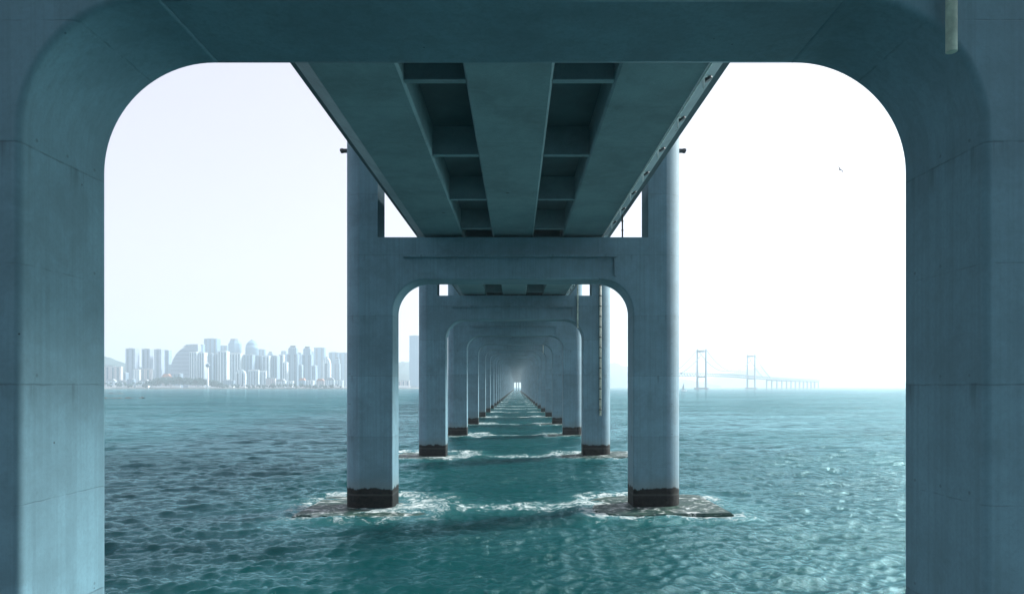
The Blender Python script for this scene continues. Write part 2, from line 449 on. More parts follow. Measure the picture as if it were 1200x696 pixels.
# ------------------------------------------------------------ sea
def sea():
    rad = [3.0]
    while rad[-1] < 9000:
        r = rad[-1]
        if r < 20: d = .6
        elif r < 70: d = .085+.0022*(r-20)
        elif r < 700: d = .0027*r*(1+r/500)
        else: d = r*.02
        if r < 20 and r+d > 20: d = 20.001-r
        rad.append(r+d)
    rad = np.array(rad)
    dr = np.gradient(rad)
    a1 = np.linspace(-R(46), R(46), 900)
    a2 = np.linspace(R(46), R(314), 120)[1:-1]
    ang = np.concatenate([a1, a2])
    nr, na = len(rad), len(ang)
    A, RR = np.meshgrid(ang, rad)
    X = (RR*np.sin(A)).astype(np.float64); Y = (RR*np.cos(A)).astype(np.float64)
    res = np.maximum(dr[:, None], RR*.0018)
    front = np.abs(((A+math.pi) % (2*math.pi))-math.pi) < R(46.1)
    Z = np.zeros_like(X); DX = np.zeros_like(X); DY = np.zeros_like(X)
    rng = np.random.RandomState(3)
    main = R(-74)      # travel direction of the wind sea, measured from +x
    fi = np.where(front.any(axis=0))[0]; ri = np.where(rad < 1500)[0]
    sl = (slice(0, len(ri)), slice(0, len(fi)))
    Xs, Ys, rs = X[sl], Y[sl], res[sl]
    # slow gusts vary the roughness of the sea
    g = np.zeros_like(Xs)
    for _ in range(7):
        th = rng.uniform(0, 2*math.pi); kk = 2*math.pi/rng.uniform(9, 60)
        g += np.sin(kk*(Xs*math.cos(th)+Ys*math.sin(th))+rng.uniform(0, 6.28))
    g = 1+.06*g
    z = np.zeros_like(Xs); dx = np.zeros_like(Xs); dy = np.zeros_like(Xs)
    NW = 110
    for i in range(NW):
        lam = math.exp(math.log(.27)+(math.log(9)-math.log(.27))*(i+rng.rand())/NW)
        th = main+rng.normal(0, .45 if lam > 1.2 else .65)
        k = 2*math.pi/lam
        amp = .0125*lam/(1+(lam/1.7)**1.35)
        cut = np.clip((lam/(2.4*rs)-1), 0, 1)
        c, s_ = math.cos(th), math.sin(th)
        ph = k*(Xs*c+Ys*s_)+rng.uniform(0, 6.28)
        sn, cs = np.sin(ph), np.cos(ph)
        w = amp*cut*g
        z += w*sn
        dx += .42*w*c*cs
        dy += .42*w*s_*cs
    fade = np.clip((1400-RR[sl])/600, 0, 1)
    # calmer over the pile caps
    calm = np.ones_like(Xs)
    v = np.abs(((Ys-Y0+SP/2) % SP)-SP/2)
    d = np.hypot(np.maximum(np.abs(np.abs(Xs-BX)-8.3)-3.4, 0), np.maximum(v-3.2, 0))
    calm = .42+.58*np.clip(d/1.5, 0, 1)
    calm = np.where((Ys < 15) | (RR[sl] > 400), 1, calm)
    # a little surge running up beside each cap
    surge = .16*np.exp(-(d-1.0)**2/.8)*np.where(RR[sl] < 400, 1, 0)
    Z[sl] = z*fade*calm+surge; DX[sl] = dx*fade; DY[sl] = dy*fade
    X = X+DX; Y = Y+DY
    me = bpy.data.meshes.new('sea')
    co = np.stack([X, Y, Z], -1).reshape(-1, 3)
    co = np.vstack([co, [[0, 0, 0]]])
    i, j = np.meshgrid(np.arange(nr-1), np.arange(na), indexing='ij')
    j2 = (j+1) % na
    q = np.stack([i*na+j, i*na+j2, (i+1)*na+j2, (i+1)*na+j], -1).reshape(-1, 4)[:, ::-1]
    jj = np.arange(na)
    tri = np.stack([np.full(na, nr*na), (jj+1) % na, jj], -1)[:, ::-1]
    nq, nt = len(q), len(tri)
    me.vertices.add(len(co)); me.vertices.foreach_set('co', co.astype(np.float32).ravel())
    loops = np.concatenate([q.ravel(), tri[:, ::-1].ravel()]).astype(np.int32)
    me.loops.add(len(loops)); me.loops.foreach_set('vertex_index', loops)
    me.polygons.add(nq+nt)
    st = np.concatenate([np.arange(nq)*4, nq*4+np.arange(nt)*3]).astype(np.int32)
    me.polygons.foreach_set('loop_start', st)
    me.update(calc_edges=True); me.validate()
    me.polygons.foreach_set('use_smooth', np.ones(len(me.polygons), bool))
    nz = me.polygons[len(me.polygons)//3].normal.z
    if nz < 0: me.flip_normals()
    print('sea verts', len(co), nz)
    o = bpy.data.objects.new('sea', me); col.objects.link(o)
    tag(o, 'choppy teal sea around and under the bridge', None, None, 'structure')
    t = NT('sea_water'); w = t.pos()
    x, y, z = t.xyz(w)[0:3]
    # foam: round the caps, in a line across each pier row, and whitecaps
    u = t.math('ABSOLUTE', t.math('SUBTRACT', x, BX))
    v = t.math('SUBTRACT', t.math('FLOORED_MODULO', t.math('ADD', y, SP/2-Y0), SP), SP/2)
    wob = t.math('MULTIPLY', t.math('SUBTRACT', t.noise(w, .35, 4, .6), .5), 2.6)
    vw = t.math('ADD', v, wob)
    ex = t.math('MAXIMUM', t.math('SUBTRACT', t.math('ABSOLUTE', t.math('SUBTRACT', u, 8.3)), 3.7), 0.0)
    ey = t.math('MAXIMUM', t.math('SUBTRACT', t.math('ABSOLUTE', v), 3.65), 0.0)
    d = t.math('SQRT', t.math('ADD', t.math('MULTIPLY', ex, ex), t.math('MULTIPLY', ey, ey)))
    ring = t.mr(d, 0.0, 2.8, .72, 0)
    ring = t.math('MULTIPLY', ring, t.mr(t.noise(w, .5, 4, .6), .25, .62, .35, 1))
    line = t.math('MULTIPLY', t.mr(t.math('ABSOLUTE', t.math('ADD', vw, .6)), .2, 2.3, 1, 0), t.mr(u, 8.0, 10.0, .8, 0))
    line = t.math('MULTIPLY', line, t.mr(y, 30, 110, .66, 1.1))
    line = t.math('MULTIPLY', line, t.mr(t.noise(t.map(w, (.25, .25, .25), (0, 9, 0)), 1, 3), .3, .65, .35, .95))
    tail = t.math('MULTIPLY', t.mr(t.math('ABSOLUTE', t.math('ADD', vw, .2)), .2, 3.2, 1, 0), t.mr(u, 10.0, 19.0, .62, 0))
    m_ = t.math('MAXIMUM', ring, t.math('MAXIMUM', line, tail))
    m_ = t.math('MULTIPLY', m_, t.mr(y, 14, 26, 0, 1))
    m_ = t.math('MULTIPLY', m_, t.mr(y, 1200, 1500, 1, 0))
    fn = t.noise(t.map(w, (1, 1, .2)), 1.5, 10, .78, .9)
    lace = t.vor(t.map(w, (1, 1.25, .2)), 1.6, 'DISTANCE_TO_EDGE')
    lc = t.mr(lace, .02, .2, .05, 0)
    th = t.math('SUBTRACT', .86, t.math('MULTIPLY', m_, .53))
    foam = t.mr(t.math('SUBTRACT', t.math('ADD', fn, lc), th), -.08, .18)
    # whitecaps
    wc = t.noise(t.map(w, (.05, .22, .1), (5, 0, 0), (0, 0, .12)), 1, 6, .75, .6)
    wcap = t.math('MULTIPLY', t.mr(wc, .705, .735), t.math('MULTIPLY', t.mr(fn, .42, .6), t.mr(y, 90, 220, 0, .8)))
    foam = t.math('MAXIMUM', foam, wcap)
    big = t.noise(w, .035, 5, .6, .5)
    c = t.mix(t.mr(big, .3, .7), (.0015, .034, .036), (.003, .056, .058))
    # crests painted greener by height, standing in for light through thin water
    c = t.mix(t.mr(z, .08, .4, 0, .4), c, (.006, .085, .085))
    # churned water round the foam keeps air in it
    c = t.mix(t.math('MULTIPLY', m_, .6), c, (.045, .17, .17))
    b1 = t.noise(t.map(w, (.62, 1.5, 1), (0, 0, 0), (0, 0, -.25)), 1.7, 7, .66, .3)
    b2 = t.noise(t.map(w, (.65, 1.4, 1), (0, 0, 0), (0, 0, -.15)), 7.5, 6, .68, .2)
    b0 = t.noise(t.map(w, (1, 1.9, 1), (0, 0, 0), (0, 0, -.35)), .36, 5, .6, .3)
    hgt = t.math('ADD', t.math('MULTIPLY', b1, .14), t.math('MULTIPLY', b2, .075))
    far = t.mr(y, 60, 260, 0, 1)
    hgt = t.math('ADD', hgt, t.math('MULTIPLY', t.math('MULTIPLY', b0, far), 1.15))
    hgt = t.math('MULTIPLY', hgt, t.mr(t.noise(t.map(w, (.02, .06, .1), (3, 8, 0), (0, 0, .3)), 1, 4, .6, .6), .35, .65, .6, 1.35))
    hgt = t.math('ADD', hgt, t.math('MULTIPLY', foam, .04))
    # body colour comes from inside the water, so it does not follow the wave slopes; the skin reflects
    nrm = t.bump(hgt, .8, 1.0)
    t.n.remove(t.b)
    db = t.n.new('ShaderNodeBsdfDiffuse'); t.L(c, db.inputs['Color'])
    up = t.comb(0, 0, 1.0); t.L(up, db.inputs['Normal'])
    gl = t.n.new('ShaderNodeBsdfGlossy'); gl.inputs['Color'].default_value = (.58, .89, .95, 1)
    gl.inputs['Roughness'].default_value = .09; t.L(nrm, gl.inputs['Normal'])
    fr = t.n.new('ShaderNodeFresnel'); fr.inputs['IOR'].default_value = 1.33; t.L(nrm, fr.inputs['Normal'])
    ms = t.n.new('ShaderNodeMixShader'); t.L(fr.outputs[0], ms.inputs[0]); t.L(db.outputs[0], ms.inputs[1]); t.L(gl.outputs[0], ms.inputs[2])
    fd = t.n.new('ShaderNodeBsdfDiffuse'); fd.inputs['Color'].default_value = (.66, .71, .7, 1); t.L(nrm, fd.inputs['Normal'])
    m2 = t.n.new('ShaderNodeMixShader'); t.L(foam, m2.inputs[0]); t.L(ms.outputs[0], m2.inputs[1]); t.L(fd.outputs[0], m2.inputs[2])
    t.L(m2.outputs[0], t.out.inputs[0])
    me.materials.append(t.m)
sea()

# ------------------------------------------------------------ far shore: city
def facade(name, wall, glass, sx, sz, fx=.5, fz=.55):
    # window grid in the wall of a far building, metres
    t = NT(name); p = t.obj(); x, y, z = t.xyz(p)[0:3]
    gx = t.math('LESS_THAN', t.math('FRACT', t.math('DIVIDE', t.math('ADD', x, y), sx)), fx)
    gz = t.math('LESS_THAN', t.math('FRACT', t.math('DIVIDE', z, sz)), fz)
    g = t.math('MULTIPLY', gx, gz)
    n = t.noise(t.map(p, (.05, .05, .02)), 1, 3)
    c = t.mix(g, t.mix(n, tuple(q*.85 for q in wall), wall), glass)
    t.P(Base_Color=c, Roughness=.6); return t.m
FW = facade('white_flats', (.62, .70, .74), (.08, .20, .30), 9, 3.2, .42, .6)
FP = facade('pinkish_flats', (.52, .48, .48), (.14, .2, .26), 8, 3.2, .45, .5)
FG = facade('grey_flats', (.26, .36, .44), (.08, .16, .25), 7, 3.3, .55, .6)
FB = facade('blue_glass_tower', (.20, .33, .44), (.10, .22, .34), 6, 4, .7, .8)
FL = facade('lilac_grey_tower', (.28, .34, .43), (.14, .2, .3), 5, 3.2, .45, .5)
M_glz = simple('dark_window_glass', (.09, .15, .21), .25, .2, .1)
M_roof = simple('flat_roof', (.3, .33, .36), .8, .2, .1)
M_crown = simple('dark_roof_crown', (.06, .08, .10), .7, .2, .1)
M_white = simple('white_render', (.72, .73, .73), .7, .08, .1)
M_red = simple('orange_tiles', (.42, .2, .13), .8, .2, .1)

def place(px0, px1, Y):
    return ((px0+px1)/2-VX)/F*Y, (px1-px0)/F*Y
def hgt(py, Y): return CZ+(VY-py)/F*Y
GZ = 3.0
def tower(label, x0, x1, ytop, Y, mat, style='slab', name='tower_block', cat='tower', depth=None, bays=0, group=None):
    X, W = place(x0, x1, Y); H = hgt(ytop, Y)-GZ; D = depth or min(W, 28)
    rz = math.atan2(-X, Y)+random.uniform(-.12, .12)
    rz = -math.atan2(X, Y)*.0+random.uniform(-.1, .1)
    o = empty(name, (X, Y, GZ), rz, label, cat, group)
    hw, hd = W/2, D/2
    m = MB(); top = MB()
    if style == 'slab':
        m.box(-hw, hw, -hd, hd, 0, H-3); top.box(-hw*.6, hw*.5, -hd*.6, hd*.6, H-2.99, H)
        pr = MB(); pr.box(-hw-.4, hw+.4, -hd-.4, hd+.4, H-3, H-1.8)
    elif style == 'crown':
        m.box(-hw, hw, -hd, hd, 0, H*.80); m.box(-hw*.72, hw*.72, -hd*.72, hd*.72, H*.8, H*.93)
        m.prism([(-hw*.72, -hd*.72), (hw*.72, -hd*.72), (hw*.72, hd*.72), (-hw*.72, hd*.72)], H*.93, H*.965, taper=.7)
        top.box(-hw*.42, hw*.42, -hd*.42, hd*.42, H*.965, H)
    elif style == 'octagon':
        pts = [(hw*math.cos(R(22.5+45*i))*1.08, hw*math.sin(R(22.5+45*i))*1.08) for i in range(8)]
        m.prism(pts, 0, H*.9); m.prism([(a*.96, b*.96) for a, b in pts], H*.9, H*.965, taper=.72)
        top.prism([(a*.66, b*.66) for a, b in pts], H*.965, H)
    elif style == 'dome':
        pts = [(hw*math.cos(R(15*i)), hw*math.sin(R(15*i))) for i in range(24)]
        m.prism(pts, 0, H*.80, True)
        for i in range(5):
            a, b = R(i*16), R(i*16+16)
            m.prism([(p*math.cos(a), q*math.cos(a)) for p, q in pts], H*(.8+.19*math.sin(a)), H*(.8+.19*math.sin(b)), True, taper=math.cos(b)/math.cos(a), c=(0, 0))
        top.prism([(p*.2, q*.2) for p, q in pts], H*.97, H)
    elif style == 'arch':
        prof = [(-hw, 0), (-hw, H*.72)]+[(-hw*math.cos(R(a)), H*.72+H*.25*math.sin(R(a))) for a in range(15, 180, 15)]+[(hw, H*.72), (hw, 0)]
        m.extrude_y(prof, -hd, hd); top.box(-hw*.3, hw*.3, -hd*.4, hd*.4, H*.94, H)
    elif style == 'gable':
        m.box(-hw, hw, -hd, hd, 0, H*.75)
        top.extrude_y([(-hw-.6, H*.752), (hw+.6, H*.752), (hw*.5, H), (-hw*.5, H)], -hd-.6, hd+.6)
    m.build('wall', mat, o)
    top.build('roof', M_red if style == 'gable' and mat is not FW else (M_crown if style == 'crown' else M_roof), o)
    if style == 'slab': pr.build('parapet', M_white if mat is FW else M_roof, o)
    if bays:
        g = MB()
        for i in range(bays):
            cx = -hw+W*(i+.5)/bays; bw = W/bays*.17
            g.box(cx-bw, cx+bw, -hd-.35, -hd-.003, 4, (H-6) if style == 'slab' else H*.78)
        g.build('glazing', M_glz, o)
    m = MB(); m.box(-hw*1.15, hw*1.15, -hd-6, -hd-.5, 0, 9); m.build('podium', M_white if W < 45 else FG, o)
    return o
T = tower
T('lilac grey slab tower, leftmost of the row, standing alone by the hill', 149.5, 161, 408, 2900, FL, depth=30, bays=2)
T('lilac grey tower second in the left row, pink block at its foot', 168, 178, 408.5, 2940, FL, depth=26, bays=2)
T('grey tower joined to a narrower bluish one on its right', 182.5, 191, 409, 2900, FL, depth=26, bays=1)
T('bluish tower just left of the big curved building', 191.8, 199.5, 410, 2960, FG, depth=26, bays=2)
T('long low pinkish apartment block left of the towers, beneath the wooded hill', 112, 143, 428.5, 2600, FP, name='apartment_block', cat='apartment block', depth=16, bays=5)
T('low rose grey block between the first and second lilac towers', 160, 178, 431.5, 2760, FP, name='apartment_block', cat='apartment block', depth=16, bays=3)
T('small pale block in front of the lilac towers', 156.5, 164, 432.5, 2640, FW, name='apartment_block', cat='apartment block', depth=12)
T('low white house with orange tiled roof below the bluish tower', 190, 201, 438, 2560, FP, 'gable', name='shore_house', cat='house', depth=12)
T('small grey block beside the curved building\'s left foot', 198.5, 202.5, 427, 2900, FG, name='apartment_block', cat='apartment block', depth=14)
# big curved hotel: quarter circle profile
Yc = 2800
X0, W0 = place(201.5, 234, Yc); H0 = hgt(403.5, Yc)-GZ
o = empty('curved_hotel', (X0, Yc, GZ), 0, 'huge grey building with a quarter circle curved left side', 'hotel')
m = MB(); hw = W0/2
prof = [(-hw, 0)]+[(-hw+hw*1.35*(1-math.cos(R(a))), H0*(.30+.64*math.sin(R(a)))) for a in range(0, 91, 6)]+[(hw, H0*.97), (hw, 0)]
m.extrude_y(prof, -16, 16); m.build('wall', FL, o)
m = MB(); m.extrude_y([(-hw*.1, H0*.935), (hw*.97, H0*.96), (hw*.97, H0), (0, H0*.965)], -12, 12); m.build('roof', M_roof, o)
m = MB()
for i in range(9):
    z_ = H0*(.12+.09*i); xl = -hw*.95 if z_ < H0*.3 else -hw+hw*1.35*(1-math.sqrt(max(0, 1-((z_/H0-.3)/.64)**2)))+3
    m.box(xl, hw*.95, -16.5, -16.003, z_, z_+2.2)
m.build('window_band', M_glz, o)
T('wide pale blue block rising directly behind the curved building', 219, 239, 403.3, 3150, FB, depth=24, bays=4)
T('tall pale blue glass tower, highest and square topped', 241, 256.5, 396.5, 3300, FB, depth=36, bays=3)
T('white striped apartment tower right against the curved building', 224, 232.5, 412, 2650, FW, name='apartment_tower', cat='apartment tower', bays=3)
T('white striped apartment tower just left of the white beacon', 233, 241.5, 412.5, 2660, FW, name='apartment_tower', cat='apartment tower', bays=3)
T('bluish white apartment tower directly behind the white beacon', 242.2, 250.5, 413.5, 2690, FG, name='apartment_tower', cat='apartment tower', bays=2)
T('grey white apartment tower just right of the white beacon', 251, 256.5, 414, 2700, FG, name='apartment_tower', cat='apartment tower', bays=2)
T('brightest white striped tower below the square topped glass tower', 257, 267.5, 411, 2600, FW, name='apartment_tower', cat='apartment tower', bays=3)
T('pale blue tower with an eight sided stepped top', 268.5, 282, 397, 3300, FB, 'octagon', bays=0)
T('pale blue tower with a rounded domed top', 288, 302.5, 398, 3300, FB, 'dome')
T('white apartment tower at the foot of the eight sided tower', 270, 283.5, 413.5, 2680, FW, name='apartment_tower', cat='apartment tower', bays=4)
T('small white block with an arched top on the shore', 276.5, 288, 432.5, 2520, FW, 'arch', name='apartment_block', cat='apartment block', bays=2, depth=14)
T('dark striped tower at the foot of the domed tower', 287, 297.5, 415, 2700, FG, name='apartment_tower', cat='apartment tower', bays=3)
T('pale grey tower between the domed tower and the striped pair', 298.5, 308, 416.5, 2760, FG, name='apartment_tower', cat='apartment tower', bays=2)
T('low white block below the domed tower on the shore', 291.5, 303.5, 433, 2500, FW, name='apartment_block', cat='apartment block', bays=4, depth=14)
T('low white stepped block right of the other on the shore', 304.5, 312, 434, 2520, FW, name='apartment_block', cat='apartment block', bays=2, depth=12)
T('white and blue striped tower, left one of the middle pair', 309, 317, 416.5, 2740, FW, name='apartment_tower', cat='apartment tower', bays=2)
T('grey striped tower, right one of the middle pair', 318, 326.5, 416.5, 2760, FG, name='apartment_tower', cat='apartment tower', bays=3)
T('narrow white tower left of the first dark crowned tower', 327.5, 333, 415, 2800, FW, name='apartment_tower', cat='apartment tower', bays=1)
T('stepped tower with small dark crown, left of two alike', 337, 350, 405, 2700, FG, 'crown', bays=2)
T('stepped tower with small dark crown, right of two alike', 354.5, 366, 406, 2740, FG, 'crown', bays=2)
T('very pale blue glass tower right of the crowned towers', 369, 381, 407, 3500, FB, depth=30, bays=2)
T('slim white tower with rounded top in front of the pale glass tower', 378.5, 387.5, 418, 2900, FW, 'arch', bays=1, depth=20)
T('very faint broad blue tower near the bridge leg', 386, 397, 412.5, 3600, FB, depth=28, bays=2)
T('faint blue tower half hidden behind the bridge leg', 397.5, 408, 413, 3560, FB, depth=28, bays=2)
T('lone blue tower seen between the left legs of the second and third piers', 480, 492, 393, 3100, FB, depth=34)
T('pale low block beneath the lone blue tower', 466, 480, 445, 2560, FP, name='apartment_block', cat='apartment block', depth=14, bays=3)
T('pale block behind the second pier leg', 415, 440, 420, 3000, FW, name='apartment_block', cat='apartment block', depth=14, bays=5)
random.seed(21)
bgt = [(257.5, 267, 404.5, 3700, 'slab', 'very faint tower between the square topped and eight sided towers'),
 (303, 311, 409, 3800, 'slab', 'very faint tower just right of the domed tower'),
 (313, 321, 412, 3650, 'crown', 'very faint stepped tower behind the striped pair'),
 (330, 336, 411, 3800, 'slab', 'very faint slim tower left of the first crowned tower'),
 (346.5, 353.5, 413, 3700, 'slab', 'very faint tower in the gap between the two crowned towers'),
 (362, 369.5, 412, 3900, 'octagon', 'very faint tower just right of the second crowned tower'),
 (392, 398.5, 419, 3000, 'crown', 'small pale stepped tower in front of the faint broad tower'),
 (332.5, 337, 424, 2620, 'slab', 'short pale block wedged left of the first crowned tower'),
 (350.5, 354.5, 427, 2640, 'slab', 'short pale block at the foot of the gap between crowned towers'),
 (366.5, 371, 428, 2600, 'slab', 'short white block right of the second crowned tower'),
 (204, 213, 437, 2560, 'slab', 'low pale block before the curved building\'s left side'),
 (144, 149, 436, 2700, 'slab', 'narrow low block left of the first lilac tower')]
for a, b, yt, Y_, st, lb in bgt:
    T(lb, a, b, yt, Y_, FB if Y_ > 3300 else random.choice([FW, FG]), st, depth=22, bays=2)
vill = [(125, 136, 444, 'gable', 'low grey house at the far left of the shore below the pinkish block'),
 (138, 149, 445.5, 'gable', 'low house left of a white roofed one, below the first lilac tower'),
 (150, 158, 443.5, 'slab', 'white flat roofed shore house below the first lilac tower'),
 (164, 175, 444.5, 'gable', 'shore house left of the white sail shaped mast'),
 (262, 275, 445, 'slab', 'long low shore building right of the beacon'),
 (312, 323, 442.5, 'slab', 'low white shore building below the middle pair of towers'),
 (324, 335, 444, 'gable', 'low gabled shore building left of the first crowned tower'),
 (337, 344, 446, 'slab', 'tiny shore block at the foot of the first crowned tower'),
 (351, 358, 443, 'gable', 'pale gabled house between the two crowned towers'),
 (359, 368, 445, 'slab', 'low pale block at the foot of the right crowned tower'),
 (371, 380, 443.5, 'gable', 'pale gabled house below the pale blue glass tower'),
 (382, 392, 442.5, 'gable', 'wide gabled house below the faint broad tower'),
 (393, 402, 445, 'slab', 'last low block on the shore beside the bridge leg')]
for a, b, yt, st, lb in vill:
    T(lb, a, b, yt, 2440+random.uniform(-20, 20), random.choice([FW, FG, FP, FW]), st, name='shore_house', cat='house', depth=13, bays=0)
# beacon tower
Yb = 2300; p = P(243.5, 453, Yb)
o = empty('harbour_beacon', (p.x, Yb, 2.2), 0, 'slender white beacon tower with a bulbous head on the breakwater', 'lighthouse')
H = hgt(424, Yb)-2.2
m = MB(); m.tube([(0, 0, 0), (0, 0, H*.15), (0, 0, H*.8)], [5.2, 3.4, 2.6], 16); m.build('tower', M_white, o)
m = MB(); m.tube([(0, 0, H*.8), (0, 0, H*.84), (0, 0, H*.9), (0, 0, H*.93)], [3, 8, 7, 3.4], 16); m.build('lantern_room', M_glz, o)
m = MB(); m.tube([(0, 0, H*.93), (0, 0, H*.96), (0, 0, H)], [3.4, .8, .3], 12); m.build('mast', M_white, o)
p = P(177.5, 446, 2400)
o = empty('sail_monument', (p.x, 2400, GZ), 0, 'white sail shaped mast rising from the trees left of the curved building', 'monument')
m = MB(); m.prism([(-4, -1), (4, -1), (4, 1), (-4, 1)], 0, hgt(437, 2400)-GZ, taper=.12, c=(2.5, 0)); m.build('sail', M_white, o)
m = MB(); m.box(-6, 6, -4, 4, -.5, 3); m.build('base', M_white, o)

# land, breakwater, hills
def ridge(name, label, pts, Y, depth, mat, n=160):
    # a hill with real depth: height profile along x, falling to both sides
    xs = np.linspace((pts[0][0]-VX)/F*Y, (pts[-1][0]-VX)/F*Y, n)
    px = [(p[0]-VX)/F*Y for p in pts]; pz = [max(0, hgt(p[1], Y)) for p in pts]
    m = MB(); rows = 14; vs = []
    for j in range(rows+1):
        t_ = j/rows*2-1
        for x in xs:
            h = np.interp(x, px, pz)*(1-t_*t_)**.7
            nz = noise.fractal(Vector((x*.006, t_*3, Y)), 1, 2, 5)
            vs.append((x, Y+t_*depth, max(-3, h*(1+.16*nz)+nz*3*(1-abs(t_))-.5)))
    fs = [(j*n+i, j*n+i+1, (j+1)*n+i+1, (j+1)*n+i) for j in range(rows) for i in range(n-1)]
    m.add(vs, fs, True); o = m.build(name, mat); return tag(o, label, None, None, 'structure')
M_hill = simple('wooded_hill', (.035, .08, .085), .9, .3, .02)
M_land = simple('shore_ground', (.2, .21, .19), .9, .3, .05)
ridge('hill_ridge', 'wooded hill at the far left behind the city', [(60, 430), (100, 418), (128, 421), (150, 427), (175, 433), (215, 440), (260, 450)], 3400, 350, M_hill)
ridge('hill_ridge', 'faint hill behind the left bridge legs', [(400, 440), (430, 430), (465, 427), (480, 425), (500, 432), (540, 446)], 4300, 500, M_hill)
ridge('hill_ridge', 'faint hill left of the suspension bridge', [(640, 446), (680, 428), (702, 424), (724, 428), (760, 438), (810, 447)], 5600, 500, M_hill)
ridge('hill_ridge', 'faint far hills right of the suspension bridge', [(820, 449), (862, 436), (900, 429), (930, 434), (970, 437), (1010, 444), (1060, 450)], 6100, 700, M_hill)
m = MB()
xs = np.linspace(-1650, -330, 120); fr = []; 
for i, x in enumerate(xs):
    fr.append(2360+45*noise.fractal(Vector((x*.01, 0, 3)), 1, 2, 5)+(45 if x > -1000 else 0))
N = len(xs)
vs = [(x, f, -1) for x, f in zip(xs, fr)]+[(x, f+5, GZ-.3) for x, f in zip(xs, fr)]+[(x, 4300, GZ-.3) for x in xs]
m.add(vs, [(j*N+i, j*N+i+1, (j+1)*N+i+1, (j+1)*N+i) for j in range(2) for i in range(N-1)])
tag(m.build('shore', M_land), 'flat city shore', None, None, 'structure')
o = empty('breakwater', (0, 0, 0), 0, 'long low rubble breakwater running along the city shore', 'breakwater')
m = MB(); m.extrude_y([(0, 0), (1, 0), (1, 1)], 0, 1) if 0 else None
rng = random.Random(5)
for i in range(300):
    x = -1340+i*2.6*1.1*1.02; y = 2285+rng.uniform(-3, 3)+ (x+1340)*.02; s_ = rng.uniform(1.6, 3.2)
    pts = [(x+s_*rng.uniform(.7, 1.2)*math.cos(R(a)), y+s_*rng.uniform(.7, 1.1)*math.sin(R(a))) for a in range(0, 360, 60)]
    m.prism(pts, -1, rng.uniform(1.2, 2.6), taper=.6)
bw = m.build('rubble', M_land, o)
m = MB(); m.box(-1345, -480, 2296, 2299, -1, 1.9)
m.build('wall', M_slab, o)
# wood on the headland: nobody could count the trees
m = MB(); rng = random.Random(11)
prof = [(124, 448), (150, 448), (172, 447), (180, 444), (190, 442.5), (205, 441.5), (222, 443), (240, 443.5), (252, 446), (262, 449), (300, 450), (330, 449), (402, 450)]
for i in range(620):
    px = rng.choice([rng.uniform(170, 262), rng.uniform(176, 256), rng.uniform(124, 402)]); Y = rng.uniform(2375, 2425)
    ht = hgt(np.interp(px, [a for a, b in prof], [b for a, b in prof]), Y)-GZ
    X = (px-VX)/F*Y; top = max(3, ht*rng.uniform(.55, 1.08)); r = rng.uniform(2.5, 5.5)
    for q in range(3):
        cx, cy, cz = X+rng.uniform(-2, 2), Y+rng.uniform(-2, 2), GZ+top-r*rng.uniform(.7, 1.6)
        rr = r*rng.uniform(.6, 1)
        vs = []
        for a in range(5):
            for b in range(6):
                ph = math.pi*(a+.5)/5; th = 2*math.pi*b/6+a*.5; k = rr*rng.uniform(.75, 1.2)
                vs.append((cx+k*math.sin(ph)*math.cos(th), cy+k*math.sin(ph)*math.sin(th), cz+k*math.cos(ph)))
        m.add(vs, [(a*6+b, a*6+(b+1) % 6, (a+1)*6+(b+1) % 6, (a+1)*6+b) for a in range(4) for b in range(6)]+[tuple(range(6)), tuple(range(24, 30))[::-1]])
M_tree = simple('far_trees', (.03, .08, .08), .9, .35, .08)
tag(m.build('wood', M_tree), 'dark wood along the headland and shore', None, None, 'stuff')

# reef rocks
M_rock = simple('reef_rock', (.06, .06, .055), .8, .4, .4)
def reef(label, px0, px1, py, seed):
    Y = CZ*F/(py-VY); o = empty('rock_reef', ((px0+px1)/2*0+((px0+px1)/2-VX)/F*Y, Y, 0), 0, label, 'rocks')
    L = (px1-px0)/F*Y; rr = random.Random(seed); 
    n = 26; k = 9; vs = []
    for j in range(k):
        for i in range(n):
            x = -L/2+L*i/(n-1); y = -3+6*j/(k-1)
            h = .9*(noise.fractal(Vector((x*.22+seed, y*.3, seed)), 1, 2, 6)+.12)*(1-abs(2*j/(k-1)-1)**2)-.05
            vs.append((x, y, h*1.3-.05))
    m = MB(); m.add(vs, [(j*n+i, j*n+i+1, (j+1)*n+i+1, (j+1)*n+i) for j in range(k-1) for i in range(n-1)])
    m.build('rock', M_rock, o)
reef('low dark reef barely breaking the water, nearer and longer one', 124, 168, 466.4, 3)
reef('low dark reef behind the nearer one, at the left pier leg', 116, 147, 461.2, 8)

# ------------------------------------------------------------ far suspension bridge
M_sb = simple('pale_bridge_paint', (.13, .2, .25), .7, .1, .05)
T1 = Vector((529, 1950, 0)); T2 = Vector((801, 2330, 0)); ax = (T2-T1).normalized(); span = (T2-T1).length
root = empty('suspension_bridge', T1, math.atan2(ax.y, ax.x), 'pale suspension bridge with two portal towers far off in the haze', 'bridge')
def dz(t):   # deck height along the bridge (local x)
    return 39+6*math.exp(-((t-span*.45)/420)**2)
HT = 116
for tx, ht in ((0, hgt(409, 1950)), (span, hgt(415.3, 2330))):
    m = MB()
    for s in (-1, 1):
        y0 = s*12.5
        vs = []
        m.prism([(tx-3, y0-2.5), (tx+3, y0-2.5), (tx+3, y0+2.5), (tx-3, y0+2.5)], -2, ht, taper=.8)
    m.build('leg_pair' if 0 else 'tower_leg', M_sb, root)
    for zc, hh in ((ht-6, 6), (dz(tx)-9, 4)):
        m = MB(); m.box(tx-2.2, tx+2.2, -10.6, 10.6, zc-hh/2, zc+hh/2); m.build('tower_crossbeam', M_sb, root)
    m = MB(); m.box(tx-7, tx+7, -20, 20, -3, 4.5); m.build('tower_footing', M_sb, root)
